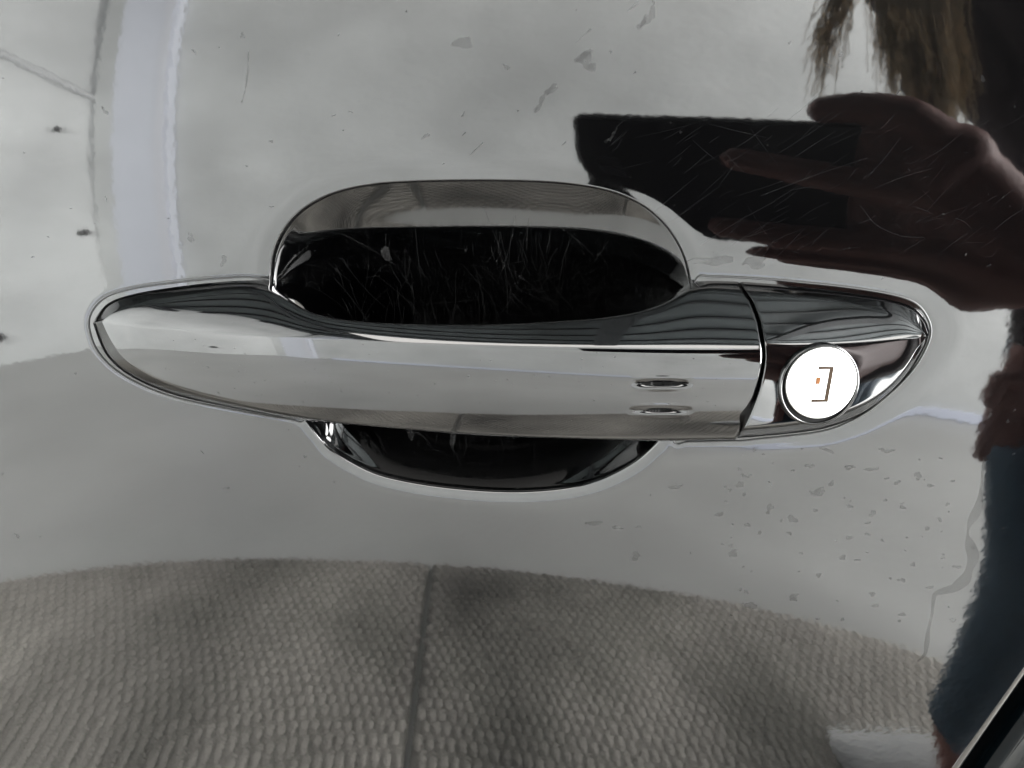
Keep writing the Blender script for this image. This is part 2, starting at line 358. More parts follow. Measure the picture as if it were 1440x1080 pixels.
# thin black seal, added as a contact shadow, under the handle foot and the lock cover
Vg, Qg = [], []
for O_ in (footO, capO):
    vis = sdf(O_, cupO) > .0004; n_ = len(O_); c = O_; tg = np.roll(c, -1, 0)-np.roll(c, 1, 0); nn = np.stack([tg[:, 1], -tg[:, 0]], 1); nn /= np.linalg.norm(nn, axis=1)[:, None]
    yb = F(c[:, 0], c[:, 1])+dip_at(c); base = len(Vg)
    for i in range(n_):
        for k in range(6):
            a_ = k*math.pi/3; q = c[i]+nn[i]*.00030*math.cos(a_); Vg.append((q[0], yb[i]-.00012-.00030*math.sin(a_), q[1]+HZ))
    for i in range(n_):
        j = (i+1) % n_
        if vis[i] and vis[j]:
            Qg += [(base+i*6+k, base+j*6+k, base+j*6+(k+1) % 6, base+i*6+(k+1) % 6) for k in range(6)]
link('seal_shadow', mesh_np('seal_shadow', Vg, Qg), M['rubber'], car)
# recessed hand cup
def cup_prof():
    """upper and lower outline of the cup over x"""
    c0 = cc+np.array([0, -.006]); up = cupO[cupO[:, 1] > c0[1]]; lo = cupO[cupO[:, 1] <= c0[1]]
    up = up[np.argsort(up[:, 0])]; lo = lo[np.argsort(lo[:, 0])]
    return c0, up, lo, max(cupO[:, 0].max()-c0[0], 0), max(c0[0]-cupO[:, 0].min(), 0)
def cup_depth(x, z, D=.0182):
    c0, up, lo, ar, al = cup_prof()
    zt = np.maximum(np.interp(x, up[:, 0], up[:, 1])+.0004-c0[1], .002); zb = np.maximum(c0[1]-np.interp(x, lo[:, 0], lo[:, 1])+.0004, .002)
    dz = z-c0[1]; v = np.clip(np.where(dz > 0, dz/zt, -dz/zb), 0, 1)
    upp = .0092*(1-v**3.1)+(D-.0092)*(1-v*v)**4; low = D*(1-v**3.6)
    e = np.clip(np.where(x > c0[0], (x-c0[0])/ar, (c0[0]-x)/al), 0, 1)
    return .0026+np.where(dz > 0, upp, low)*(1-e**np.where(x > c0[0], 5.0, 9.0))
def make_cup():
    D = .0182; nr_, na = 150, 700
    an = np.linspace(0, 2*math.pi, na, endpoint=False); c0 = cc+np.array([0, -.006])
    A = np.mod(np.arctan2(cupO[:, 1]-c0[1], cupO[:, 0]-c0[0]), 2*math.pi); o = np.argsort(A)
    R = np.linalg.norm(cupO-c0, axis=1)[o]; A = A[o]
    r0 = np.interp(an, np.r_[A[-1]-2*math.pi, A, A[0]+2*math.pi], np.r_[R[-1], R, R[0]])+.0006
    rho = np.linspace(.004, 1, nr_)**.8
    s = np.sin(an); wt = .5+.5*np.tanh(2.2*s)
    wt = gsm(np.r_[wt, wt, wt], 25)[na:2*na]; pw = wt
    Pm = c0+(rho[:, None]*r0[None])[..., None]*np.stack([np.cos(an), np.sin(an)], 1)[None]
    dep = cup_depth(Pm[..., 0], Pm[..., 1]); dep = gsm(dep, 1.2)
    Vv = np.stack([Pm[..., 0], F(Pm[..., 0], Pm[..., 1])+dep, Pm[..., 1]+HZ], -1)
    du = np.gradient(Vv, axis=0); dv = (np.roll(Vv, -1, 1)-np.roll(Vv, 1, 1)); n = np.cross(du, dv)
    n *= np.where(n[..., 1:2] > 0, -1, 1)
    Vv, n = Vv.reshape(-1, 3), n.reshape(-1, 3)
    Vv = np.r_[Vv, [Vv[:na].mean(0)]]; n = np.r_[n, [[0, -1, 0]]]
    T = [(len(Vv)-1, (i+1) % na, i) for i in range(na)]
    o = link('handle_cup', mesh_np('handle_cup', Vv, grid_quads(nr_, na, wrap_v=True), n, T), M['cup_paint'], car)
    return c0, an, r0, pw, D
CUPP = make_cup()
def cup_y(x, z):
    c0, an, r0, pw, D = CUPP; a = np.mod(np.arctan2(z-c0[1], x-c0[0]), 2*math.pi)
    rho = np.hypot(x-c0[0], z-c0[1])/np.interp(a, an, r0, period=2*math.pi)
    return F(x, z)+cup_depth(np.asarray(x), np.asarray(z))

# ---- lofted handle pieces: section corners A (foot, top) B (shoulder) C (crease) E (lower edge) G (foot, below)
SEAMX = lambda v: pchip([390, 403, 425, 460, 500, 540, 580, 615, 625], [1038, 1042, 1056, 1068, 1073, 1067, 1053, 1036, 1031], v)
MM = .000207
def loft(name, xq, curves, hts, tiltB, tE0, curvE, sig, back, seam_w, end_bevel, mat, grooves=(), flip=False, foot_h=None, smooth=10):
    fA, fB, fC, fE, fG = curves; n = len(xq['A'])
    vA, vB, vC, vE, vG = [gsm(f(xq[k]), s) for f, k, s in ((fA, 'A', smooth), (fB, 'B', smooth), (fC, 'C', smooth*2), (fE, 'E', smooth*1.5), (fG, 'G', smooth))]
    for a, f, k in ((vA, fA, 'A'), (vB, fB, 'B'), (vC, fC, 'C'), (vE, fE, 'E'), (vG, fG, 'G')):
        pass
    C_h = hts(xq['C']); tb = tiltB(xq['C']); tcl, tbl = np.tan(np.radians(tb-7)), np.tan(np.radians(tb+7)); LB = (vC-vB)*MM; B_h = np.maximum(C_h-.5*(tcl+tbl)*LB, .0009)
    L_ = (vE-vC)*MM; E_h = np.maximum(C_h-np.tan(np.radians(tE0(xq['C'])))*L_-.5*curvE(xq['C'])*L_**2, .0008)
    bk = back(xq['A']); A_h = bk; G_h = np.minimum(bk, E_h-.0006)
    nAB, nBC, nCE, nEG, nGA = 26, 44, 150, 26, 16
    px, pv, ph = [], [], []
    def seg(x0, v0, h0, x1, v1, h1, m):
        t = np.linspace(0, 1, m, endpoint=False)[None]
        px.append(x0[:, None]*(1-t)+x1[:, None]*t); pv.append(v0[:, None]*(1-t)+v1[:, None]*t); ph.append(h0[:, None]*(1-t)+h1[:, None]*t)
    xA, xB, xC, xE, xG = [xq[k] for k in 'ABCEG']
    seg(xA, vA, A_h, xB, vB, B_h, nAB)
    t = np.linspace(0, 1, nBC, endpoint=False)[None]; px.append(xB[:, None]*(1-t)+xC[:, None]*t); pv.append(vB[:, None]*(1-t)+vC[:, None]*t)
    tot = C_h-B_h; ph.append(B_h[:, None]+tot[:, None]*t+(.5*(tbl-tcl)*LB*np.minimum(1, tot/np.maximum(.5*(tcl+tbl)*LB, 1e-6)))[:, None]*t*(1-t))
    t = np.linspace(0, 1, nCE, endpoint=False)[None]
    px.append(xC[:, None]*(1-t)+xE[:, None]*t); pv.append(vC[:, None]*(1-t)+vE[:, None]*t)
    L = (vE-vC)*MM; slope0 = np.tan(np.radians(tE0(xC))); a1 = -slope0*L; a2 = (E_h-C_h)-a1
    ph.append(C_h[:, None]+a1[:, None]*t+a2[:, None]*t**2)
    seg(xE, vE, E_h, xG, vG, G_h, nEG); seg(xG, vG, G_h, xA, vA, A_h, nGA)
    X, Vv, Hh = [np.concatenate(a, 1) for a in (px, pv, ph)]
    # round the corners along the section
    m = X.shape[1]; i = np.arange(m); ci = nAB+nBC; ei = ci+nCE
    def smooth_ring(a, s):
        k = int(4*s)+1; kr = np.exp(-.5*(np.arange(-k, k+1)/s)**2); kr /= kr.sum(); p = np.concatenate([a[:, -k:], a, a[:, :k]], 1)
        out = np.zeros_like(a)
        for j, wgt in enumerate(kr): out += wgt*p[:, j:j+m]
        return out
    S = sig(xC)                                       # crease softness per station
    lv = [0.8, 2, 4, 8]; sm = [[smooth_ring(a, s) for s in lv] for a in (X, Vv, Hh)]
    wC = np.exp(-.5*((i-ci)/14.0)**2)[None]; wE = np.exp(-.5*((i-ei)/9.0)**2)[None]; wB = np.exp(-.5*((i-nAB)/9.0)**2)[None]
    loc = .8+(S[:, None]-.8)*wC+3.0*wE+2.2*wB
    res = []
    for q in sm:
        st = np.stack(q, 0); f = np.interp(np.clip(loc, .8, 8), lv, np.arange(4)); k = np.clip(f.astype(int), 0, 2); f = f-k
        ii, jj = np.meshgrid(np.arange(n), np.arange(m), indexing='ij'); res.append(st[k, ii, jj]*(1-f)+st[k+1, ii, jj]*f)
    X, Vv, Hh = res
    if seam_w is not None:
        wgt = seam_w(xq['C'])[:, None]; X = X+wgt*(SEAMX(Vv)-1050+(2.4 if flip else 0))
    for (gx, gv, gl, gh, gd) in grooves:
        e = np.clip(1-((X-gx)/gl)**2, 0, 1); band = (np.arange(m) > ci+6) & (np.arange(m) < ei-4)
        q = (Vv-gv)/gh
        Hh = Hh+(-gd*e**1.5*np.exp(-q*q)+.22*gd*e**1.5*np.exp(-((np.abs(q)-2.1)/1.0)**2))*band[None]
    if end_bevel:                                   # small rounded edge at the parting line
        dd = np.abs(X-(X[0] if flip else X[-1])[None])*MM; r = .0007
        Hh = Hh-(r-np.sqrt(np.maximum(r*r-np.maximum(r-dd, 0)**2, 0)))*(np.arange(m) < ei+20)[None]
    V3 = U(X, Vv, Hh)
    du = np.gradient(V3, axis=0); dv = np.roll(V3, -1, 1)-np.roll(V3, 1, 1); nn = np.cross(dv, du)
    front = nn[:, nAB+nBC+60]; s = np.sign(np.sum(-front[:, 1])); nn *= s
    Nn = nn.reshape(-1, 3); W = V3.reshape(-1, 3)
    a, b = len(W), len(W)+1
    W = np.r_[W, [V3[0].mean(0)], [V3[-1].mean(0)]]; Nn = np.r_[Nn, [[-1, 0, 0]], [[1, 0, 0]]]
    Q = grid_quads(n, m, wrap_v=True)
    # end caps with their own vertices so that the loft keeps its normals
    e0, e1 = len(W), len(W)+m
    W = np.r_[W, V3[0], V3[-1]]; Nn = np.r_[Nn, np.tile([-1., 0, 0], (m, 1)), np.tile([1., 0, 0], (m, 1))]
    T = [(a, e0+(j+1) % m, e0+j) for j in range(m)]+[(b, e1+j, e1+(j+1) % m) for j in range(m)]
    o = link(name, mesh_np(name, W, Q, Nn, T), mat, car)
    return o, X, Vv, V3, s*nn, (ci, ei)

u = np.linspace(0, 1, 620)
u = .42*u**2.2+.58*u
xq = {'A': X0+u*(X1-X0), 'G': X0+u*(X1-X0)}
for k in 'BCE': xq[k] = 144.0+u*(X1-144.0)
hts = lambda x: gsm(pchip([144, 165, 205, 300, 420, 520, 700, 880, 980, 1050], np.array([4.6, 6.4, 8.6, 12.2, 15.6, 17.4, 19.0, 19.0, 18.2, 17.4])*1e-3, x), 18)
tiltB = lambda x: gsm(pchip([144, 220, 350, 460, 560, 700, 900, 1050], [26, 29, 30, 31, 33, 35, 36, 36], x), 18)
tE0 = lambda x: gsm(pchip([144, 204, 308, 500, 700, 940, 1050], [-2.0, -3.0, -4.8, -5.8, -6.2, -9.0, -9.4], x), 18)
curvE = lambda x: gsm(pchip([144, 700, 940, 1050], [15.6, 15.6, 19.0, 19.0], x), 18)          # 1/m
sigC = lambda x: pchip([144, 300, 500, 700, 900, 1050], [.8, .9, 1.3, 3.0, 4.0, 3.0], x)
def back(x):
    a = 1/(1+np.exp(-(x-405)/12)); b = 1/(1+np.exp((x-962)/9)); return -.0018+a*b*.0048
seamw = lambda x: (np.clip((x-820)/230, 0, 1))**2*(3-2*np.clip((x-820)/230, 0, 1))
handle, HX, HV, H3, HN, (hci, hei) = loft('pull_handle', xq, (hA, hB, hC, hE, hG), hts, tiltB, tE0, curvE, sigC, back, seamw, True, M['handle_paint'],
     grooves=[(931, 539, 46, 3.6, .00085), (929, 577, 47, 3.2, .0007)], smooth=9)
u2 = np.linspace(0, 1, 320); u2 = 1-(.45*(1-u2)**2.2+.55*(1-u2))
xk = {'A': 1050+u2*(XN-1050), 'G': 1050+u2*(XN-1050)}
for k in 'BCE': xk[k] = 1050+u2*(XM-1050)
khts = lambda x: gsm(pchip([1050, 1100, 1180, 1240, 1280, 1297], np.array([17.2, 15.2, 11.9, 9.4, 7.7, 6.8])*1e-3, x), 9)
kt = lambda x: gsm(pchip([1050, 1180, 1260, 1297], [36, 34, 31, 28], x), 9)
ke = lambda x: gsm(pchip([1050, 1100, 1180, 1297], [-10, -11, -11, -7], x), 9)
kd = lambda x: np.full(len(x), 4.0)
ksig = lambda x: pchip([1050, 1297], [2.4, 2.4], x)
kback = lambda x: np.full(len(x), -.0018)
kseam = lambda x: (np.clip((1297-x)/247, 0, 1))**2*(3-2*np.clip((1297-x)/247, 0, 1))
cover, KX, KV, K3, KN, (kci, kei) = loft('lock_cover', xk, (kA, kB, kC, kE, kG), khts, kt, ke, kd, ksig, kback, kseam, True, M['handle_paint'], flip=True, smooth=5)

# dark lens-shaped sheets painting the dark reflection in the two touch grooves, children of the handle
def surf_at(X, Vv, V3, Nn, x, v, lo, hi):
    d = (X[:, lo:hi]-x)**2+(Vv[:, lo:hi]-v)**2; i, j = np.unravel_index(np.argmin(d), d.shape); j += lo
    nn = Nn[i, j]; return V3[i, j], nn/np.linalg.norm(nn)
for gx, gv, gl, gw in ((931, 538.8, 39, 3.2), (929, 577, 29, 2.1)):
    pts = []
    for k in range(41):
        t = -1+k/20; c, nn = surf_at(HX, HV, H3, HN, gx+gl*t, gv, hci, hei); nn = nn if nn[1] < 0 else -nn
        hw = gw*(1-t*t)*MM; pts.append((c+nn*.00022, hw))
    Vg = [];
    for c, hw in pts:
        for s in (-1, -.5, 0, .5, 1): Vg.append(c+np.array([0, 0, s*hw])+np.array([0, -abs(s)**2*.00006, 0]))
    link('groove_dark_sheet', mesh_np('groove_dark_sheet', Vg, grid_quads(41, 5)), M['dark'], handle)

# dust specks and fine rubbing marks on the grip
Vd, Td = [], []
for _ in range(170):
    i_, j_ = RNG.integers(60, 600), RNG.integers(75, 210); c = H3[i_, j_]; nn = HN[i_, j_]/np.linalg.norm(HN[i_, j_]); nn = nn if nn[1] < 0 else -nn
    t1 = np.cross(nn, [0, 0, 1.0]); t1 /= np.linalg.norm(t1); t2 = np.cross(nn, t1); r_ = RNG.gamma(2, .000035)+.00003; el_ = RNG.uniform(1, 3); b = len(Vd); a0 = RNG.uniform(-.6, .6)
    t1, t2 = t1*math.cos(a0)+t2*math.sin(a0), t2*math.cos(a0)-t1*math.sin(a0)
    Vd.append(c+nn*.00004)
    for k in range(8): Vd.append(c+nn*.00003+r_*(el_*t1*math.cos(k*math.pi/4)+t2*math.sin(k*math.pi/4)))
    Td += [(b, b+1+k, b+1+(k+1) % 8) for k in range(8)]
tag(link('dust_speck', mesh_np('dust_speck', Vd, None, None, Td), M['fleck'], handle), kind='stuff')
# round key lock on the cover
lc, ln = surf_at(KX, KV, K3, KN, 1151, 541, kci, kei); ln = ln if ln[1] < 0 else -ln
ax = np.array([1.0, 0, 0]); ax -= ln*(ax@ln); ax /= np.linalg.norm(ax); az = np.cross(ln, ax); az *= np.sign(az[2])
LM = Matrix([[ax[0], ln[0], az[0], lc[0]], [ax[1], ln[1], az[1], lc[1]], [ax[2], ln[2], az[2], lc[2]], [0, 0, 0, 1]])
def lathe(name, prof, mat, parent, n=96, sy=1.0):
    """profile (radius, height along the local outward axis)"""
    a = np.linspace(0, 2*math.pi, n, endpoint=False); prof = np.array(prof)
    Vl = np.stack([prof[:, 0][:, None]*np.cos(a), np.repeat(prof[:, 1][:, None], n, 1), prof[:, 0][:, None]*np.sin(a)*sy], -1).reshape(-1, 3)
    me = mesh_np(name, Vl, grid_quads(len(prof), n, wrap_v=True)); o = link(name, me, mat, parent); return o
S_ = .000196
lock = lathe('lock_cylinder', [(0.00001, .0013), (.2*51*S_, .00131), (.6*51*S_, .0013), (50*S_, .00122), (51.2*S_, .0011), (51.9*S_, .0008), (52*S_, .0004), (52*S_, -.002)], M['steel'], car)
lock.matrix_world = LM @ Matrix.Translation((.0003, 0, .0006))
ring = lathe('lock_surround', [(54.5*S_, -.001), (54.8*S_, .0004), (55.6*S_, .0009), (56.8*S_, .00105), (58.2*S_, .0008), (59.4*S_, .0002), (60*S_, -.0006)], M['handle_paint'], car); ring.matrix_world = LM
gapd = lathe('lock_bore', [(.00001, .00028), (30*S_, .00028), (56*S_, .00028)], M['dark'], car); gapd.matrix_world = LM
def box_local(name, x0, x1, y0, y1, z0, z1, mat, parent, skew=0.0):
    Vb = [(x+skew*z, y, z) for x in (x0, x1) for y in (y0, y1) for z in (z0, z1)]
    Qb = [(0, 1, 3, 2), (4, 6, 7, 5), (0, 4, 5, 1), (2, 3, 7, 6), (0, 2, 6, 4), (1, 5, 7, 3)]
    me = mesh_np(name, Vb, Qb); me.polygons.foreach_set('use_smooth', [False]*6); return link(name, me, mat, parent)
s = S_
for nm, b, mt in (('slot_edge', (7.6, 13.2, .00128, .00142, -27, 24), 'slot_brown'), ('slot_edge', (-9, 7.6, .00128, .00142, 20.4, 24), 'slot_brown'),
                  ('slot_edge', (-11, 7.6, .00128, .00142, -27, -23.2), 'slot_brown'), ('shutter_plate', (-10, 7.4, .00128, .00136, -23.0, 20.2), 'steel'),
                  ('rust_spot', (-9.5, -3.5, .00130, .00144, -1, 9), 'rust')):
    box_local(nm, b[0]*s, b[1]*s, b[2], b[3], b[4]*s, b[5]*s, M[mt], lock, skew=.07)

# rear door behind the gap, and the rubber seal deep in the gap
nrm = np.array([ed[1], -ed[0]])
def strip(name, offs, deps, mat, L0=-.10, L1=.5, n=200, roll=None):
    tt = np.linspace(L0, L1, n); P = p2[None, None]+ed[None, None]*tt[:, None, None]+nrm[None, None]*np.array(offs)[None, :, None]
    Y = F(P[..., 0], P[..., 1])+np.array(deps)[None]; Vs = np.stack([P[..., 0], Y, P[..., 1]+HZ], -1)
    return link(name, mesh_np(name, Vs.reshape(-1, 3), grid_quads(n, len(offs))), mat, car)
strip('door_seal', np.linspace(-.004, .009, 14), .012-.003*np.sin(np.linspace(0, math.pi, 14)), M['rubber'])
r = .0030; th = np.linspace(math.pi/2, 0, 12)
offs = np.r_[[.0052]*2, .0052+r*(1-np.sin(th)), np.r_[np.linspace(.0085, .03, 24)[:-1], np.linspace(.03, .30, 17)]]
q_ = offs[14:]-.0085
deps = np.r_[[.014, .006], r*(1-np.cos(th)), q_*.10+.0035*(1-np.exp(-q_/.009))]
strip('rear_door_panel', offs, deps, M['jeans_tint'], -.10, .5)

# ---- dried water marks, dust and scratches (thin deposits lying on the surfaces)
def blob_mesh(items, yfun, lift):
    """items: (x, z, rx, rz, rot, wobble) in door coordinates"""
    Vb, T = [], []
    for (x, z, rx, rz, ro, wob) in items:
        m = 18; a = np.linspace(0, 2*math.pi, m, endpoint=False); ph = RNG.uniform(0, 6.28, 3)
        rad = 1+wob*(np.sin(2*a+ph[0])+.7*np.sin(3*a+ph[1])+.5*np.sin(5*a+ph[2]))*.5
        ex, ez = rx*rad*np.cos(a), rz*rad*np.sin(a)
        qx = x+ex*math.cos(ro)-ez*math.sin(ro); qz = z+ex*math.sin(ro)+ez*math.cos(ro)
        b = len(Vb); Vb += [(x, z)]+list(zip(qx, qz)); T += [(b, b+1+k, b+1+(k+1) % m) for k in range(m)]
    Vb = np.array(Vb); y = yfun(Vb)-lift
    return np.stack([Vb[:, 0], y, Vb[:, 1]+HZ], 1), np.array(T)
def streak(pts, wds, n=60, wob=.3):
    """uneven ribbon through door points"""
    p = np.array(pts, float); t = np.linspace(0, len(p)-1, n); L = np.arange(len(p))
    c = np.stack([pchip(L, p[:, 0], t), pchip(L, p[:, 1], t)], 1); wd = np.interp(t, L, wds)
    g = np.gradient(c, axis=0); nn = np.stack([-g[:, 1], g[:, 0]], 1); nn /= np.linalg.norm(nn, axis=1)[:, None]+1e-12
    j = gsm(RNG.normal(0, 1, n), 1.5); j2 = gsm(RNG.normal(0, 1, n), 1.5)
    return c+nn*(wd*(1+wob*j*1.6))[:, None], c-nn*(wd*(1+wob*j2*1.6))[:, None]
def ribbons(list_, yfun, lift):
    Vr, Q = [], []
    for a, b in list_:
        k = len(Vr); n = len(a); Vr += [q for ab in zip(a, b) for q in ab]; Q += [(k+2*i, k+2*i+1, k+2*i+3, k+2*i+2) for i in range(n-1)]
    Vr = np.array(Vr); return np.stack([Vr[:, 0], yfun(Vr)-lift, Vr[:, 1]+HZ], 1), np.array(Q)
def D2(x, y): return to2([(x, y)])[0]
px_mm = .00021
items = []
for (x, y, rx, ry, ro) in [(651, 60, 11, 8, .2), (822, 80, 9, 7, .8), (830, 95, 6, 4, 0), (775, 128, 8, 3, .7), (758, 150, 8, 3, .9), (905, 30, 7, 3.5, .9),
        (1002, 367, 26, 7, 0), (1062, 369, 17, 7, 0), (836, 736, 12, 5, 0), (868, 742, 10, 3, -.2), (894, 782, 7, 8, .3), (950, 685, 9, 4, .4),
        (1225, 660, 9, 3, .2), (1291, 668, 5, 5, 0), (1196, 656, 7, 3, .1), (1308, 683, 5, 3, .3), (1227, 722, 5, 5, 0), (1304, 743, 5, 3, 0), (1195, 712, 5, 3, 0),
        (1185, 784, 6, 4, 0), (1268, 816, 6, 4, -.4), (1308, 826, 6, 3, 0), (1220, 751, 4, 3, 0), (1150, 690, 10, 3, .5), (1250, 634, 8, 3, 0), (1240, 632, 4, 3, 0),
        (1110, 750, 4, 3, 0), (1051, 738, 4, 4, 0), (1346, 797, 6, 3, 0), (1163, 633, 9, 3, -.3)]:
    q = D2(x, y); items.append((q[0], q[1], rx*px_mm, ry*px_mm, ro, .5))
for _ in range(85):
    x, y = RNG.uniform(1010, 1370), RNG.uniform(630, 880)
    q = D2(x, y); sz = RNG.gamma(2, .8)+.8; items.append((q[0], q[1], sz*1.5*px_mm, sz*px_mm, RNG.uniform(-.5, .9), .5))
for _ in range(110):
    xx, yy = RNG.uniform(0, 1440), RNG.uniform(0, 800); dark = xx > 780 and 150 < yy < 430; q = D2(xx, yy); sz = (RNG.gamma(2, .6)+.5)*(.45 if dark else 1); items.append((q[0], q[1], sz*1.8*px_mm, sz*px_mm, RNG.uniform(0, 3), .6))
# keep deposits off the handle and cup
Pq = np.array([(i[0], i[1]) for i in items]); keep = (sdf(Pq, cupO) > .002) & (sdf(Pq, footO) > .002) & (sdf(Pq, capO) > .001)
midband = (Pq[:, 0] > -.13) & (Pq[:, 0] < .13) & (np.abs(Pq[:, 1]-.0) < .022)
items = [i for i, k in zip(items, keep & ~midband) if k]
Vb, T = blob_mesh(items, skin_y, .00006)
rb = []
for pts, wds in [([(1384, 640), (1378, 700), (1362, 750), (1366, 790), (1348, 826), (1314, 838), (1306, 880), (1304, 915), (1290, 930)], [2, 4, 5, 8, 6, 3, 4, 3, 2]),
                 ([(920, 0), (914, 25), (896, 40)], [2, 4, 2]), ([(833, 70), (815, 85), (838, 96)], [2, 4, 3]), ([(783, 118), (765, 135), (752, 158)], [2, 3, 2]),
                 ([(868, 180), (858, 195), (850, 200)], [1.5, 2, 1.5]), ([(350, 70), (346, 120), (340, 145)], [1, 1.5, 1]), ([(1160, 690), (1145, 696), (1138, 690)], [1, 2, 1])]:
    rb.append(streak([D2(*p) for p in pts], np.array(wds)*px_mm, wob=.55))
for _ in range(8):
    a0 = RNG.uniform(500, 1300); b0 = RNG.uniform(0, 240); L = RNG.gamma(2, 9)
    rb.append(streak([D2(a0, b0), D2(a0+L*.9, b0-L*.8)], np.array([.4, .9])*px_mm*1.2, n=8))
Vr, Q = ribbons(rb, skin_y, .00006)
tag(link('water_marks', mesh_np('water_marks', np.r_[Vb, Vr], Q+len(Vb), None, T), M['spot'], car), 'dried water drops and a run mark on the lacquer', kind='stuff')
# scratches on the panel where the dark reflection lies
sc = []
for _ in range(150):
    x, y = RNG.uniform(840, 1400), RNG.uniform(170, 390); L = RNG.gamma(2, 24); an_ = RNG.normal(.62, .20)
    if RNG.random() < .15: an_ = RNG.uniform(-1, 1)
    sc.append(streak([D2(x, y), D2(x+L*.5*math.cos(an_), y-L*.5*math.sin(an_)+RNG.normal(0, 1.5)), D2(x+L*math.cos(an_), y-L*math.sin(an_))], np.array([.1, .26, .1])*px_mm*RNG.uniform(.5, 1.5), n=10, wob=.1))
for pts in ([(1210, 290), (1235, 318), (1275, 333), (1300, 334)], [(1070, 275), (1150, 245), (1220, 222)], [(985, 345), (1040, 310), (1090, 283)]):
    sc.append(streak([D2(*p) for p in pts], [.35*px_mm]*len(pts), n=30, wob=.1))
mid = np.array([a.mean(0) for a, b in sc]); ok = (sdf(mid, cupO) > .006) & (sdf(mid, capO) > .006)
Vs, Q = ribbons([s_ for s_, k in zip(sc, ok) if k], skin_y, .00005)
tag(link('hairline_scratches', mesh_np('hairline_scratches', Vs, Q), M['scratch'], car), kind='stuff')
sc = []
c0 = CUPP[0]
for _ in range(420):
    x, z = c0[0]+RNG.normal(0, .030), c0[1]+RNG.uniform(-.042, .034)
    L = RNG.gamma(2.2, .0048); a0 = RNG.normal(1.85, .5); cv = RNG.normal(0, .35)
    pts = []
    q = np.array([x, z])
    for k in range(8):
        pts.append(q.copy()); q = q+L/7*np.array([math.cos(a0), math.sin(a0)]); a0 += cv/7
    sc.append(streak(pts, RNG.uniform(.25, .8)*.00008*np.ones(8), n=16, wob=.15))
flat = np.concatenate([np.concatenate(s_) for s_ in sc]); n_each = 32
def in_cup(P): return sdf(P, cupO) < -.004
ok = [in_cup(np.concatenate(s_)).all() for s_ in sc]
cy = lambda P: cup_y(P[:, 0], P[:, 1])
Vs, Q = ribbons([s_ for s_, k in zip(sc, ok) if k], cy, .00006)
it = []
for (x, y, rx, ry) in [(543, 357, 6, 14), (578, 611, 5, 8), (637, 617, 5, 11), (655, 352, 2, 2)]:
    d = ray(np.array(x), np.array(y)); t = .3
    for _k in range(40):
        q = CAM+d*t; t += (cup_y(q[0], q[2]-HZ)-q[1])/d[1]
    it.append((q[0], q[2]-HZ, rx*px_mm, ry*px_mm, .05, .25))
for _ in range(140):
    it.append((c0[0]+RNG.normal(0, .035), c0[1]+RNG.uniform(-.042, .036), RNG.gamma(2, .00006), RNG.gamma(2, .00006), 0, .3))
it = [i for i in it if in_cup(np.array([[i[0], i[1]]]))[0]]
Vb, T = blob_mesh(it, cy, .00007)
cs = link('nail_scratches', mesh_np('nail_scratches', np.r_[Vs, Vb], Q, None, T+len(Vs)), M['dust'], car); tag(cs, kind='stuff')

def capsule_verts(bm, a, b, ra, rb):
    a, b = Vector(a), Vector(b); d = b-a; L = d.length
    q = d.to_track_quat('Z', 'Y') if L > 1e-9 else Matrix.Identity(3).to_quaternion()
    n = 16; rings_ = []
    prof = [(-ra*math.cos(t), ra*math.sin(t)) for t in np.linspace(.05, math.pi/2, 6)]+[(L+rb*math.sin(t), rb*math.cos(t)) for t in np.linspace(0, math.pi/2-.05, 6)]
    for zz, rad in prof: rings_.append([bm.verts.new(a+q @ Vector((rad*math.cos(2*math.pi*k/n), rad*math.sin(2*math.pi*k/n), zz))) for k in range(n)])
    for r0_, r1_ in zip(rings_, rings_[1:]):
        for k in range(n): bm.faces.new((r0_[k], r0_[(k+1) % n], r1_[(k+1) % n], r1_[k]))
    bm.faces.new(rings_[0][::-1]); bm.faces.new(rings_[-1])
# ---------------------------------------------------------------- the bay around the car (seen in the lacquer)
def box(name, lo, hi, mat, parent=None, rot=0.0, bevel=0.0, pivot=None):
    bm = bmesh.new(); bmesh.ops.create_cube(bm, size=1)
    for v in bm.verts: v.co = Vector([(lo[i]+hi[i])/2+v.co[i]*(hi[i]-lo[i]) for i in range(3)])
    if bevel: bmesh.ops.bevel(bm, geom=bm.edges[:], offset=bevel, segments=2, affect='EDGES')
    if rot: bmesh.ops.rotate(bm, verts=bm.verts, cent=pivot or (0, 0, 0), matrix=Matrix.Rotation(rot, 3, 'Z'))
    me = bpy.data.meshes.new(name); bm.to_mesh(me); bm.free(); return link(name, me, mat, parent)
fl_ = box('floor', (-6, -6, -.1), (6, 4, 0), M['floor']); tag(fl_, kind='structure')
CX, CY, WR = -1.55, -2.03, 0.0
wb = box('wall', (CX, CY-.15, 0), (CX+4.6, CY, 2.42), M['wall'], rot=WR, pivot=(CX, CY, 0)); tag(wb, 'white back wall of the bay behind the photographer', 'wall', kind='structure')
box('skirting', (CX+.3, CY, .004), (CX+4.5, CY+.012, .04), M['trim'], wb, rot=WR, pivot=(CX, CY, 0))
LA = math.radians(180-47)      # side wall runs off at an angle from the corner
wl = box('wall', (CX, CY, 0), (CX+4.0, CY+.12, 2.42), M['wall'], rot=LA, pivot=(CX, CY, 0)); tag(wl, 'white side wall running off from the pillar, with dark fixings', 'wall', kind='structure')
pil = box('pillar', (-1.606, CY-.02, -.01), (-1.345, CY+.05, 2.41), M['pillar'], bevel=.008); tag(pil, 'pale blue white pillar in the corner of the bay', 'pillar')
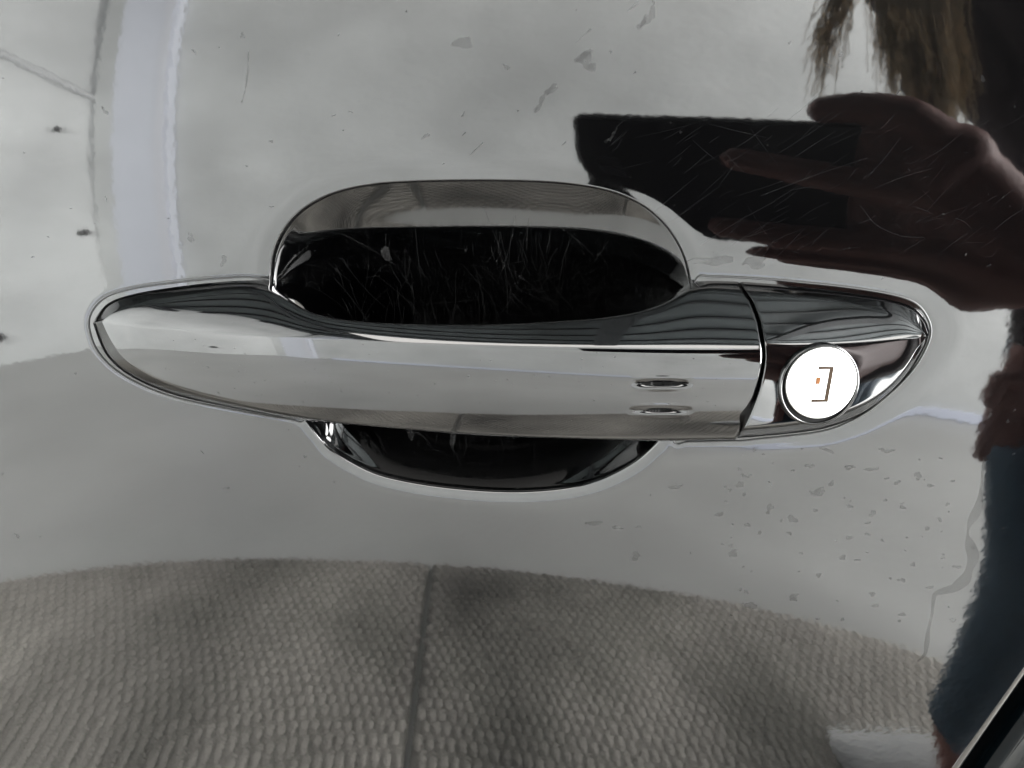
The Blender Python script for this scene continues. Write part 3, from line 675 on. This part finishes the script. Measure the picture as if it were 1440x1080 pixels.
box('edge_strip', (-1.602, CY+.0495, .01), (-1.535, CY+.052, 2.40), M['wall'], pil, bevel=.001); box('edge_strip', (-1.385, CY+.0495, .01), (-1.350, CY+.052, 2.40), M['trim2'], pil, bevel=.001)
pil.matrix_world = Matrix.Translation((-1.44, 0, .2)) @ Matrix.Rotation(math.radians(1.7), 4, 'Y') @ Matrix.Translation((1.44, 0, -.2))
dl = np.array([math.cos(LA), math.sin(LA)]); nl = np.array([dl[1], -dl[0]])
def on_side(s_, off=0.0): return np.array([CX, CY])+dl*s_+nl*off
for s_, z, rad, lab in ((.16, 1.049, .017, 'upper dark fixing on the white side wall'), (.105, .558, .018, 'middle dark fixing on the white side wall, beside the pillar'), (.40, .126, .020, 'low dark fixing on the white side wall near the floor')):
    bm = bmesh.new(); bmesh.ops.create_cone(bm, cap_ends=True, segments=10, radius1=rad, radius2=rad*.6, depth=.02)
    bmesh.ops.create_cone(bm, cap_ends=True, segments=8, radius1=rad*.4, radius2=rad*.3, depth=.05)
    p = on_side(s_, .009); me = bpy.data.meshes.new('wall_fixing'); 
    bm.transform(Matrix.Translation((p[0], p[1], z)) @ Vector((nl[0], nl[1], 0)).to_track_quat('Z', 'Y').to_matrix().to_4x4()); bm.to_mesh(me); bm.free()
    tag(link('wall_fixing', me, M['bolt']), lab, 'wall fixing', 'dark fixings on the side wall')
a_, b_ = on_side(-.02, .008), on_side(.62, .008)
bm = bmesh.new(); capsule_verts(bm, (a_[0], a_[1], 1.15), (b_[0], b_[1], 1.60), .014, .014); me = bpy.data.meshes.new('conduit'); bm.to_mesh(me); bm.free()
tag(link('conduit', me, M['conduit']), 'thin grey conduit rising across the white side wall', 'conduit')
ce = box('ceiling', (-6, -6, 2.42), (6, 4, 2.52), M['ceiling']); tag(ce, kind='structure')
# ceiling beams
for k in range(9):
    y = -2.0+k*.26; box('ceiling_batten', (-4.5, y-.018, 2.36), (4.5, y+.018, 2.419), M['beam'], ce)
for k in range(5):
    x = -2.2+k*1.1; box('ceiling_rib', (x-.04, -2.3, 2.31), (x+.04, .5, 2.359), M['beam'], ce)

# floor mats with rows of studs
MR = math.radians(-6.7)
def mat_tile(x0, x1, label):
    y1, y0 = -.80, .55
    t = box('floor_mat', (x0, y1, .003), (x1, y0, .012), M['mat'], rot=MR, pivot=(0, 0, 0), bevel=.003); tag(t, label, 'floor mat', 'studded mats beside the car')
    sp = .0138; Vm, Tm = [], []; row = 0; y = y1+.007
    cr, sr = math.cos(MR), math.sin(MR)
    while y < -.24:
        x = x0+.007+(sp/2 if row % 2 else 0)
        while x < x1-.007:
            b = len(Vm); jx, jy = RNG.normal(0, .0005, 2)
            for (rad, hgt) in ((.0065, .0121), (.0054, .0137), (.0027, .0143)):
                for k in range(6):
                    a = k*math.pi/3+.26; Vm.append((x+jx+rad*math.cos(a), y+jy+rad*math.sin(a), hgt))
            Vm.append((x+jx, y+jy, .0144))
            for q in range(2):
                for k in range(6):
                    k2 = (k+1) % 6; i0, i1, i2, i3 = b+q*6+k, b+q*6+k2, b+q*6+6+k2, b+q*6+6+k; Tm += [(i0, i1, i2), (i0, i2, i3)]
            Tm += [(b+12+k, b+12+(k+1) % 6, b+18) for k in range(6)]
            x += sp
        y += sp*.866; row += 1
    Vm = np.array(Vm); R = np.stack([Vm[:, 0]*cr-Vm[:, 1]*sr, Vm[:, 0]*sr+Vm[:, 1]*cr, Vm[:, 2]], 1)
    o = link('stud', mesh_np('stud', R, None, None, Tm), M['stud'], t); tag(o, kind='stuff')
mat_tile(-1.35, -.183, 'studded grey brown floor mat left of the joint')
mat_tile(-.175, 1.15, 'studded grey brown floor mat right of the joint, under the white shoe')

# ---------------------------------------------------------------- phone and photographer
PM = Matrix([[RT[0], UP[0], -FW[0], CAM[0]], [RT[1], UP[1], -FW[1], CAM[1]], [RT[2], UP[2], -FW[2], CAM[2]], [0, 0, 0, 1]])
def PL(x, y, z=0.0):    # millimetres in the phone's own frame (z towards the door)
    return Vector(CAM+(RT*x+UP*y+FW*z)*.001)
ph = empty('phone'); ph.matrix_world = PM; tag(ph, 'black phone held sideways, mirrored in the door', 'phone')
def pbox(name, lo, hi, mat, bev, par):
    bm = bmesh.new(); bmesh.ops.create_cube(bm, size=1)
    for v in bm.verts: v.co = Vector([((lo[i]+hi[i])/2+v.co[i]*(hi[i]-lo[i]))*.001 for i in range(3)])
    bmesh.ops.bevel(bm, geom=bm.edges[:], offset=bev*.001, segments=3, affect='EDGES')
    me = bpy.data.meshes.new(name); bm.to_mesh(me); bm.free()
    o = link(name, me, mat, par); return o
pbox('phone_body', (-18, -74, 3), (146, 21.5, 11.5), M['phone'], 2.5, ph)
pbox('screen', (-15, -71, 11.5), (140, 18.5, 11.9), M['lens'], .1, ph)
for yy in (-18, -36): pbox('camera_lens', (-7, yy-7, 1.6), (7, yy+7, 3.2), M['lens'], .7, ph)

def flesh(name, chains, voxel, mat, parent, smooth=6, ellipsoids=()):
    """one continuous surface over chains of (point, radius)"""
    bm = bmesh.new()
    for ch in chains:
        for (a, ra), (b, rb_) in zip(ch, ch[1:]): capsule_verts(bm, a, b, ra, rb_)
    for c, rad in ellipsoids:
        g = bmesh.ops.create_uvsphere(bm, u_segments=24, v_segments=16, radius=1)
        for v in g['verts']: v.co = Vector(c)+Vector([v.co[i]*rad[i] for i in range(3)])
    me = bpy.data.meshes.new(name); bm.to_mesh(me); bm.free()
    o = bpy.data.objects.new(name, me); COL.objects.link(o)
    md = o.modifiers.new('r', 'REMESH'); md.mode = 'VOXEL'; md.voxel_size = voxel; md.use_smooth_shade = True
    ms = o.modifiers.new('s', 'SMOOTH'); ms.iterations = smooth; ms.factor = .5
    dg = bpy.context.evaluated_depsgraph_get(); dg.update()
    m2 = bpy.data.meshes.new_from_object(o.evaluated_get(dg)); bpy.data.objects.remove(o); bpy.data.meshes.remove(me)
    m2.name = name; m2.polygons.foreach_set('use_smooth', [True]*len(m2.polygons)); m2.materials.clear()
    return link(name, m2, mat, parent)
per = tag(empty('person', (0, 0, 0)), 'person in dark top and blue jeans holding the phone, mirrored in the door', 'person')
wrist = PL(238, -66, 2)
KN = [PL(170, -16, 13), PL(176, -56, 15), PL(172, -80, 12), PL(164, -98, 8)]
hand = [
    [(wrist, .031), (PL(205, -42, 4), .027), (KN[0], .0125)], [(wrist, .030), (PL(208, -62, 6), .026), (KN[1], .0125)],
    [(wrist, .030), (PL(205, -78, 4), .024), (KN[2], .012)], [(wrist, .028), (PL(200, -88, 2), .020), (KN[3], .011)],
    [(KN[0], .0125), (PL(126, -12, 14), .0098), (PL(98, -7, 11), .0090), (PL(72, -3, 8.5), .0078)],
    [(KN[1], .0125), (PL(132, -57, 15), .0100), (PL(96, -57, 12), .0092), (PL(66, -55, 8.5), .0080)],
    [(KN[2], .012), (PL(140, -79, 13), .0132), (PL(112, -80, 11), .0128), (PL(92, -81, 8), .0105)],
    [(KN[3], .012), (PL(150, -95, 9), .0135), (PL(132, -96, 8), .0125), (PL(110, -97, 6), .0100)],
    [(wrist, .03), (PL(190, -12, 3), .021), (PL(176, -30, 6), .018), (PL(172, -70, 6), .018)], [(PL(153, 12, -4), .016), (PL(153, -40, -4), .017), (PL(156, -88, -2), .017)], [(PL(186, 8, 2), .019), (PL(172, -8, 8), .018)],
    [(PL(205, -80, 2), .024), (PL(165, -84, 6), .020), (PL(140, -88, 4), .012)],
    [(PL(214, -34, 2), .026), (PL(186, 4, 2), .0185), (PL(160, 30, 2), .0125), (PL(136, 34, 1), .0108), (PL(118, 31, 0), .0092)]]
elbow, shoR = Vector((.62, -.40, .86)), Vector((.70, -.66, 1.24))
shoL, elL, wrL = Vector((.41, -.66, 1.22)), Vector((.525, -.61, .94)), Vector((.495, -.60, .70))
neck, pel = Vector((.54, -.62, 1.30)), Vector((.64, -.66, .86))
hd = Vector((.50, -.58, 1.47))
lh = [Vector((.472, -.595, .650)), Vector((.452, -.592, .595))]
body = flesh('body', hand+[
    [(wrist, .030), (wrist.lerp(elbow, .35), .037), (elbow, .045), (shoR, .054)],
    [(shoL, .052), (elL, .042), (wrL, .026), (lh[0], .022)],
    [(lh[0], .017), (Vector((.446, -.592, .600)), .010), (Vector((.436, -.592, .555)), .0085), (Vector((.431, -.592, .525)), .007)], [(lh[0], .017), (Vector((.458, -.596, .595)), .010), (Vector((.450, -.596, .55)), .008)],
    [(lh[0], .017), (Vector((.470, -.60, .595)), .010), (Vector((.465, -.60, .55)), .008)], [(lh[0], .017), (Vector((.481, -.603, .60)), .009), (Vector((.478, -.603, .56)), .007)],
    [(lh[0], .016), (Vector((.440, -.58, .64)), .010), (Vector((.428, -.575, .61)), .008)],
    [(pel, .12), (Vector((.60, -.64, 1.02)), .105), (Vector((.54, -.64, 1.18)), .115), (neck, .055), (hd, .06)],
    [(shoR, .06), (Vector((.57, -.64, 1.2)), .09), (shoL, .06)],
    [(pel+Vector((-.03, .03, -.06)), .09), (Vector((.530, -.64, .50)), .040), (Vector((.525, -.64, .36)), .034), (Vector((.460, -.632, .22)), .018), (Vector((.412, -.63, .13)), .0135), (Vector((.407, -.636, .07)), .014), (Vector((.40, -.644, .03)), .010), (Vector((.36, -.648, .022)), .008)],
    [(pel+Vector((.06, -.03, -.03)), .09), (Vector((.74, -.72, .50)), .058), (Vector((.76, -.78, .10)), .034), (Vector((.70, -.78, .05)), .034)],
], .003, M['skin'], per, smooth=4, ellipsoids=[(hd+Vector((0, 0, .03)), (.078, .095, .115)), (hd+Vector((-.012, .06, -.03)), (.05, .05, .06)), (hd+Vector((-.02, .105, .0)), (.013, .018, .02)),
     (hd+Vector((.08, .0, .01)), (.012, .02, .03)), (hd+Vector((-.08, .01, .01)), (.012, .02, .03))])
for sx in (-.045, .018):
    o = flesh('eye', [[(hd+Vector((sx, .086, .03)), .011), (hd+Vector((sx, .0865, .03)), .011)]], .003, M['shoe'], per)
flesh('jeans', [
    [(pel+Vector((0, 0, .06)), .13), (pel+Vector((-.03, .03, -.06)), .115), (Vector((.525, -.63, .50)), .064), (Vector((.515, -.63, .36)), .052), (Vector((.486, -.63, .285)), .036), (Vector((.457, -.63, .22)), .027), (Vector((.432, -.63, .17)), .021), (Vector((.412, -.63, .135)), .0175)],
    [(pel+Vector((0, 0, .06)), .13), (pel+Vector((.06, -.03, -.06)), .115), (Vector((.74, -.72, .50)), .078), (Vector((.76, -.77, .15)), .052)]], .006, M['jeans'], per)
flesh('sweater', [
    [(pel+Vector((0, 0, .08)), .135), (Vector((.60, -.64, 1.02)), .125), (Vector((.53, -.64, 1.20)), .125), (neck+Vector((0, 0, -.03)), .07)],
    [(Vector((.57, -.64, 1.2)), .10), (shoR, .075), (elbow, .062), (elbow.lerp(wrist, .45), .052), (elbow.lerp(wrist, .80), .043)],
    [(Vector((.57, -.64, 1.2)), .10), (shoL, .072), (elL, .055), (elL.lerp(wrL, 1.0), .036)]], .006, M['top'], per)
for nm, an0, tip in (('shoe', Vector((.440, -.655, -.003)), Vector((.304, -.660, -.003))), ('shoe', Vector((.76, -.78, 0)), Vector((.63, -.74, 0)))):
    d = tip-an0
    flesh(nm, [[(an0+Vector((.004, 0, .036)), .031), (an0+d*.40+Vector((0, 0, .040)), .030), (an0+d*.82+Vector((0, 0, .022)), .019), (an0+d+Vector((0, 0, .018)), .0135)],
               [(an0+Vector((.002, 0, .05)), .030), (an0+Vector((-.012, 0, .078)), .025)], [(an0+Vector((-.012, 0, .07)), .025), (an0+d*.40+Vector((0, 0, .044)), .028)]], .004, M['shoe'], per)
# hair: hanging locks of many strands, plus a cap on the crown
Vh, Qh = [], []
def strand(pts, r0_, r1_):
    p = np.array(pts); L = np.arange(len(p)); t = np.linspace(0, len(p)-1, 14); c = np.stack([pchip(L, p[:, i], t) for i in range(3)], 1)
    b = len(Vh)
    for i, q in enumerate(c):
        r_ = r0_+(r1_-r0_)*i/13
        for k in range(4): Vh.append(q+r_*np.array([math.cos(k*math.pi/2), math.sin(k*math.pi/2), 0]))
    for i in range(13):
        for k in range(4): Qh.append((b+i*4+k, b+i*4+(k+1) % 4, b+i*4+4+(k+1) % 4, b+i*4+4+k))
H_ = np.array(hd)
def lock_of(tip, mid, n, spread, y=-.48):
    """hanging lock: strand tips round tip (x, z), passing mid (x, z) and running up to the side of the head"""
    for _ in range(int(n*1.8)):
        j = RNG.normal(0, spread); k = RNG.normal(0, .025)
        e = np.array([tip[0]+j*1.2+RNG.normal(0, .002), y+RNG.normal(0, .006), tip[1]+k]); m1 = np.array([mid[0]+j+RNG.normal(0, .002), y-.01, mid[1]])
        m2 = np.array([mid[0]+.05+j, y-.02, mid[1]+.17]); strand([H_+np.array([-.04+j, .03, .12]), m2, m1, e], .0010, .0004)
lock_of((.225, 1.03), (.249, 1.12), 40, .005); lock_of((.246, 1.06), (.262, 1.12), 14, .004)
lock_of((.296, 1.03), (.300, 1.12), 110, .007); lock_of((.318, 1.00), (.316, 1.12), 140, .007); lock_of((.334, .985), (.335, 1.12), 110, .007)
lock_of((.366, 1.01), (.366, 1.12), 60, .010, -.52)
for _ in range(900):
    a = RNG.uniform(0, 2*math.pi); s0 = H_+np.array([.07*math.cos(a), -.01+.07*math.sin(a), .12]);
    if math.sin(a) > .3: continue
    strand([s0, H_+np.array([.092*math.cos(a), -.01+.105*math.sin(a), .04]), H_+np.array([.10*math.cos(a), -.02+.11*math.sin(a), -.10]), H_+np.array([.10*math.cos(a)+RNG.normal(0, .02), -.03+.12*math.sin(a), -.28])], .003, .0015)
tag(link('hair', mesh_np('hair', Vh, Qh), M['hair'], per), kind='stuff')

# ---------------------------------------------------------------- render settings
SC.render.engine = 'CYCLES'
SC.cycles.max_bounces = 8; SC.cycles.diffuse_bounces = 4; SC.cycles.glossy_bounces = 6; SC.cycles.transparent_max_bounces = 8
SC.cycles.caustics_reflective = True; SC.cycles.use_denoising = True; SC.cycles.sample_clamp_indirect = 0.15
